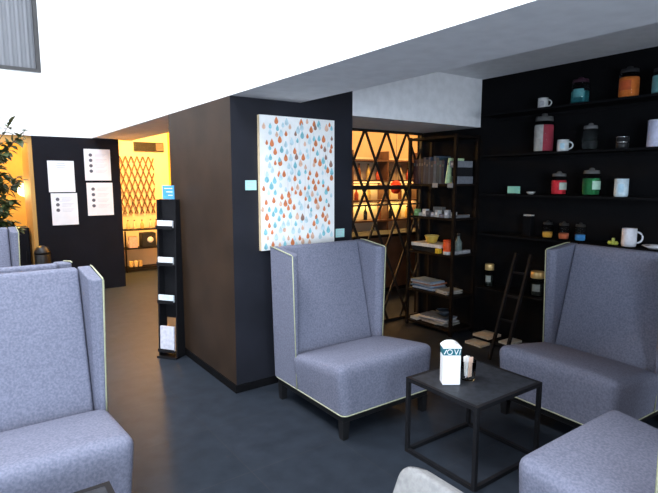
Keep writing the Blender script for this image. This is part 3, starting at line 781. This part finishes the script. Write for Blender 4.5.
# fourth ledge
solid('sign_card', 'short pale card lying on the dark tin at the left of the fourth ledge', 'card', (4.28, 2.77, 1.27), (.05, .08, .012), (.42, .42, .41))
solid('candy_tin', 'flat dark tin under the pale card at the left of the fourth ledge', 'tin', (4.28, 2.77, 1.088), (.06, .08, .18), (.005, .005, .005), rough=.9).data.materials[0] = M['black_wall']
for y, c, nm in ((2.528, (.74, .36, .05), 'amber'), (2.377, (.55, .13, .06), 'red'), (2.232, (.06, .26, .58), 'blue')):
    jar('small glass jar of %s sweets on the fourth ledge behind the chair' % nm, y, RZ[3], .046, .155, c, (.05, .05, .05), .55, group='small sweet jars')
t = thing('bow', 'yellow green ribbon bow beside the large mug on the fourth ledge', 'ribbon', (4.2, 1.962, RZ[3] + .001))
bm = BM()
for a in (0.3, 1.4, 2.6): lathe(bm, [(0, 0)] and [(.012, 0), (.02, .012), (.012, .03)], 10, (.0, .026 * math.cos(a), .0))
obj('loops', bm, cmat((.50, .56, .10)), t)
obj('knot', box(BM(), (-.01, -.01, .02), (.01, .01, .055), .004, 1), cmat((.55, .60, .16)), t)
mug('large white mug with handle on the fourth ledge above the right chair', 1.845, RZ[3], .053, .140, (.66, .66, .72), 1)
t = thing('saucer', 'white saucer cropped at the right edge on the fourth ledge', 'saucer', (4.2, 1.66, RZ[3]))
bm = BM(); lathe(bm, [(.04, 0), (.055, .008), (.085, .024), (.08, .027), (.05, .012), (0, .010)], 24); obj('plate', bm, cmat((.62, .62, .66), .3), t)
bm = BM(); lathe(bm, [(.03, .012), (.034, .016), (.034, .03), (.028, .03), (.028, .018), (0, .016)], 20); obj('ring', bm, cmat((.58, .58, .62), .3), t)
# fifth ledge: jars with gold lids
for y, r, lab in ((3.12, .045, 'dark jar with a gold lid at the left of the fifth ledge'), (2.60, .062, 'wide dark jar with gold lid and white label beside the ladder on the fifth ledge')):
    t = jar(lab, y, RZ[4], r, .21, (.03, .035, .032), (.03, .03, .03), .8, band=((.30, .32, .30), 20))
    bm = BM(); lathe(bm, [(r * .9, .165), (r * .94, .168), (r * .94, .222), (r * .88, .226)], 24); obj('gold_lid', bm, M['gold'], t)
# lowest ledge: pale brochures with light edges
for i, (y, c, nm) in enumerate(((3.12, (.62, .52, .40), 'beige'), (2.85, (.50, .50, .46), 'grey'))):
    solid('brochure_stack', '%s brochure stack lying on the lowest ledge %s' % (nm, 'left of the ladder' if i == 0 else 'behind the ladder'), 'brochures', (4.20, y, RZ[5] + .001), (.20, .19 if i == 0 else .12, .022), c, rz=.0)
solid('brochure_stack', 'cream brochure stack on the floor under the lowest ledge', 'brochures', (4.03, 3.10, 0.0), (.14, .19, .022), (.62, .56, .46))
# leaning ladder
t = thing('ladder', 'thin black ladder leaning on the display wall behind the right chair', 'ladder', (3.75, 2.675, 0))
for s in (-1, 1):
    obj('rail', bar(BM(), (0, s * .075, 0), (.335, s * .075, .94), .022, .03), M['black_metal'], t)
for k in range(4):
    f = .16 + .22 * k
    obj('rung', bar(BM(), (.335 * f, -.075, .94 * f), (.335 * f, .075, .94 * f), .018), M['black_metal'], t)

# ------------------------------------------------------------------ passage console and fittings
t = thing('console_table', 'dark three shelf console under the lattice panel in the passage', 'console', (2.6, 9.3, 0))
for z in (.745, .42, .075): obj('shelf', box(BM(), (-.34, -.15, z - .018), (.34, .10, z)), M['dark_wood'], t)
for x in (-.325, .325):
    for y in (-.135, .135):
        obj('leg', box(BM(), (x - .012, y - .012, 0), (x + .012, y + .012, .72)), M['dark_wood'], t)
t = thing('radio', 'small black box with a pale round front on the console middle shelf', 'radio', (2.68, 9.27, .422))
obj('case', box(BM(), (-.12, -.10, 0), (.12, .10, .25), .006, 1), cmat((.02, .02, .02)), t)
bm = BM(); lathe(bm, [(.055, 0), (.05, .012), (.02, .014)], 20); bmesh.ops.rotate(bm, cent=(0, 0, 0), matrix=Matrix.Rotation(PI / 2, 3, 'X'), verts=bm.verts); bmesh.ops.translate(bm, vec=(0.02, -.10, .13), verts=bm.verts); obj('dial', bm, cmat((.7, .7, .7)), t)
solid('carton', 'pinkish carton left of the black box on the console middle shelf', 'carton', (2.42, 9.27, .422), (.14, .12, .19), (.60, .42, .42))
for x, c, nm in ((2.36, (.6, .45, .2), 'tan'), (2.47, (.7, .6, .4), 'cream'), (2.60, (.55, .35, .12), 'brown'), (2.75, (.65, .55, .35), 'beige'), (2.85, (.4, .25, .1), 'dark tan')):
    t = thing('bottle', '%s little bottle on the console top in the passage' % nm, 'bottle', (x, 9.28, .747), 0, 'bottles on the console')
    bm = BM(); lathe(bm, [(.025, 0), (.028, .005), (.028, .08), (.012, .11), (.011, .14)], 16); obj('body', bm, cmat(c, .2), t)
    bm = BM(); lathe(bm, [(.013, .14), (.013, .16)], 12); obj('cap', bm, cmat((.05, .04, .03)), t)
for x, c, nm in ((2.37, (.7, .5, .2), 'amber'), (2.45, (.7, .55, .3), 'straw'), (2.53, (.6, .4, .15), 'brown')):
    solid('jar', '%s pot on the bottom shelf of the passage console' % nm, 'pot', (x, 9.25, .077), (.06, .06, .11), c, bevel=.01, group='pots on the console bottom shelf')
t = thing('air_conditioner', 'dark wall vent unit high on the passage end wall', 'vent', (2.86, 9.598, 2.19))
obj('casing', box(BM(), (-.26, -.07, -.075), (.26, 0, .085), .004, 1), cmat((.035, .03, .025)), t)
for k in range(6): obj('slat', box(BM(), (-.25, -.085, -.06 + .024 * k), (.10, -.07, -.048 + .024 * k)), cmat((.012, .012, .012)), t)
obj('panel', box(BM(), (.12, -.078, -.06), (.25, -.07, .07)), cmat((.16, .13, .10)), t)

# left doorway: cabinet, bin
t = thing('cabinet', 'low dark cabinet standing in the left doorway', 'cabinet', (0.62, 8.55, 0))
obj('body', box(BM(), (-.17, -.2, .05), (.155, .2, .93), .004, 1), M['sign_wall'], t)
obj('plinth', box(BM(), (-.16, -.19, 0), (.145, .19, .05)), M['black_wall'], t)
obj('door', box(BM(), (-.155, -.215, .07), (.14, -.2, .91), .003, 1), M['sign_wall'], t)
obj('handle', bar(BM(), (.10, -.225, .45), (.10, -.225, .6), .012), M['black_metal'], t)
t = thing('waste_bin', 'small black bin with domed lid against the ochre door jamb', 'bin', (0.86, 7.82, 0))
bm = BM(); lathe(bm, [(.085, 0), (.09, .01), (.10, .60), (.095, .61)], 24); obj('body', bm, M['leg_black'], t)
bm = BM(); lathe(bm, [(.102, .61), (.10, .64), (.07, .70), (.02, .725)], 24); obj('lid', bm, M['leg_black'], t)

t = thing('globe_lamp', 'glowing globe lamp hanging in the room behind the left doorway', 'lamp', (0.87, 9.6, 1.44))
obj('globe', lathe(BM(), [(.11 * math.sin(PI * k / 12), -.11 * math.cos(PI * k / 12)) for k in range(13)], 20), mat('globe_glow', (1, .9, .6), .5, emit=(1, .80, .38), estr=2.2), t)
obj('cord', bar(BM(), (0, 0, .11), (0, 0, ZC - 1.44), .008), M['ink'], t)
obj('cap', lathe(BM(), [(.03, .10), (.03, .13)], 14), M['ink'], t)
d = bpy.data.lights.new('globe_bulb', 'POINT'); d.energy = 25; d.color = (1, .75, .35); d.shadow_soft_size = .12
l = bpy.data.objects.new('globe_bulb', d); COL.objects.link(l); l.parent = t; l.location = (-.25, 0, 0)

# bar shelving behind the lattice
t = thing('bar_shelf', 'tall wooden bar shelving against the ochre wall behind the lattice', 'shelving', (6.2, 6.95, 0))
for x in (-1.6, -.8, 0, .8, 1.6): obj('upright', box(BM(), (x - .015, -.14, 0), (x + .015, .14, 2.1)), M['brown_wood'], t)
BZ = (.45, .90, 1.25, 1.60, 1.95)
for z in BZ: obj('board', box(BM(), (-1.6, -.145, z - .03), (1.6, .145, z)), M['brown_wood'], t)
for z in BZ[2:4]:
    st = obj('light_strip', box(BM(), (-1.55, .06, z - .042), (1.55, .075, z - .031)), mat('strip_glow', (1, .8, .45), .5, emit=(1, .66, .25), estr=3.0), t)
    d = bpy.data.lights.new('strip_light', 'AREA'); d.shape = 'RECTANGLE'; d.size = 3.1; d.size_y = .03; d.energy = 16; d.color = (1, .66, .22)
    l = bpy.data.objects.new('strip_light', d); COL.objects.link(l); l.parent = t; l.location = (0, .05, z - .045); l.rotation_euler = (math.radians(-12), 0, 0)
obj('back_panel', box(BM(), (-1.6, .13, .45), (1.6, .145, 2.0)), M['cream_wall'], t)
obj('base_panel', box(BM(), (-1.6, -.15, 0), (1.6, -.14, .43)), M['brown_wood'], t)
rb = random.Random(21)
bcol = [((.60, .34, .08), 'amber'), ((.10, .16, .06), 'dark green'), ((.65, .58, .42), 'cream'), ((.22, .08, .03), 'brown'), ((.55, .10, .05), 'red'), ((.45, .42, .36), 'grey'), ((.02, .02, .02), 'black'), ((.70, .50, .15), 'golden')]
wh = ('lowest', 'second lowest', 'middle', 'upper')
protos = []
for k, (c, nm) in enumerate(bcol):
    t = thing('bottle', '', 'bottle', (0, 0, 0)); h = .20 + .02 * (k % 4); r = .032 + .004 * (k % 3)
    bm = BM(); lathe(bm, [(r, 0), (r * 1.05, .006), (r * 1.05, h * .55), (r * .4, h * .78), (r * .38, h)], 16); obj('body', bm, cmat(c, .25), t)
    bm = BM(); lathe(bm, [(r * .45, h), (r * .45, h + .02)], 12); obj('cap', bm, cmat((.04, .03, .02)), t)
    protos.append(t)
used = set()
bays = ('far left', 'centre left', 'centre right', 'far right')
for j, z in enumerate(BZ[1:4]):
    for i in range(12):
        if rb.random() < .22: continue
        k = rb.randrange(len(bcol)); x = -1.5 + 3.0 * (i + .5) / 12 + rb.uniform(-.04, .04)
        bay = min(3, max(0, int((x + 1.6) / .8)))
        if abs(((x + 1.6) % .8)) < .07 or abs(((x + 1.6) % .8) - .8) < .07: x += .09 if ((x + 1.6) % .8) < .4 else -.09
        lab = '%s bottle on the %s bottle board of the bar shelving, %s bay' % (bcol[k][1], ('lowest', 'middle', 'upper')[j], bays[bay])
        loc = (6.2 + x, 6.93 + rb.uniform(-.04, .03), z + .002)
        if k not in used:
            used.add(k); protos[k].location = loc; protos[k]['label'] = lab; protos[k]['group'] = 'bottles on the bar shelving'
        else: copy_tree(protos[k], loc, 0, lab, 'bottles on the bar shelving')
for k in range(len(bcol)):
    if k not in used: 
        loc = (6.2 - 1.45 + .4 * k, 6.93, BZ[0] + .002); protos[k].location = loc; protos[k]['label'] = '%s bottle low on the bar shelving' % bcol[k][1]; protos[k]['group'] = 'bottles on the bar shelving'
t = thing('lantern', 'round red paper lantern in the bar seen through the lattice', 'lantern', (6.0, 6.4, 1.37))
bm = BM(); lathe(bm, [(.03, 0), (.075, .03), (.10, .09), (.10, .13), (.075, .19), (.03, .22)], 20); obj('shade', bm, cmat((.72, .05, .02)), t)
obj('cord', bar(BM(), (0, 0, .22), (0, 0, ZC - 1.42), .006), M['ink'], t)
obj('ring', lathe(BM(), [(.032, .215), (.032, .23)], 14), M['ink'], t)
t = thing('bar_counter', 'brown wooden bar counter behind the lattice screen', 'counter', (5.3, 5.6, 0))
obj('front', box(BM(), (-1.0, -.20, .06), (1.6, .20, .80)), M['brown_wood'], t)
obj('top', box(BM(), (-1.03, -.24, .80), (1.63, .24, .84), .005, 1), M['dark_wood'], t)
obj('plinth', box(BM(), (-.97, -.17, 0), (1.57, .17, .06)), M['dark_wood'], t)

# ------------------------------------------------------------------ potted tree at the left edge
t = thing('potted_tree', 'leafy potted ficus tree at the left edge before the left doorway', 'plant', (0.25, 6.8, 0))
bm = BM(); lathe(bm, [(.17, 0), (.19, .02), (.23, .40), (.23, .44), (.20, .44), (.19, .38), (0, .37)], 28); obj('pot', bm, M['pot'], t)
bm = BM(); rp = random.Random(2)
tube(bm, [(0, 0, .36), (.02, 0, .7), (-.01, .01, 1.05), (.03, 0, 1.35), (.04, .0, 1.6)], [.028, .025, .022, .018, .012], 8)
tips = []
for k in range(40):
    z0 = rp.uniform(.85, 1.6); a = rp.uniform(0, 2 * PI); L_ = rp.uniform(.15, .34); up = rp.uniform(.05, .38)
    p0 = Vector((.02, 0, z0)); p2 = p0 + Vector((math.cos(a) * L_, math.sin(a) * L_, up)); p1 = (p0 + p2) / 2 + Vector((0, 0, .07))
    tube(bm, [p0, p1, p2], [.008, .006, .003], 5); tips.append((p0, p1, p2))
for (ex, ez) in ((.40, 2.13), (.26, 2.20), (.12, 2.26), (.34, 2.06)):
    p0 = Vector((.03, 0, 1.5)); p2 = Vector((ex, -.02, ez)); p1 = (p0 + p2) / 2 + Vector((-.04, 0, .1)); tube(bm, [p0, p1, p2], [.009, .006, .003], 5); tips.append((p0, p1, p2))
obj('trunk', bm, M['bark'], t)
bm = BM()
def leaf(p, d, L_, w_):
    d = d.normalized(); up = Vector((rp.uniform(-.4, .4), rp.uniform(-.4, .4), 1)); s = d.cross(up).normalized(); nrm = s.cross(d)
    a = p; tip = p + d * L_ - nrm * L_ * .15
    m1 = p + d * L_ * .35; m2 = p + d * L_ * .7 - nrm * L_ * .05
    v = [bm.verts.new(q) for q in (a, m1 + s * w_ + nrm * w_ * .3, m2 + s * w_ * .75 + nrm * w_ * .2, tip, m2 - s * w_ * .75 + nrm * w_ * .2, m1 - s * w_ + nrm * w_ * .3, m1, m2)]
    for f in ((0, 6, 1), (1, 6, 7, 2), (2, 7, 3), (0, 5, 6), (5, 4, 7, 6), (4, 3, 7)):
        ff = bm.faces.new([v[q] for q in f]); ff.smooth = True
for (p0, p1, p2) in tips:
    for k in range(24):
        f = rp.uniform(.25, 1.05)
        p = (p0 * (1 - f) ** 2 + p1 * 2 * f * (1 - f) + p2 * f * f)
        d = Vector((rp.uniform(-1, 1), rp.uniform(-1, 1), rp.uniform(-.9, .3))) + (p2 - p0).normalized() * .5
        leaf(p, d, rp.uniform(.08, .13), rp.uniform(.022, .034))
obj('foliage', bm, M['leaf'], t)
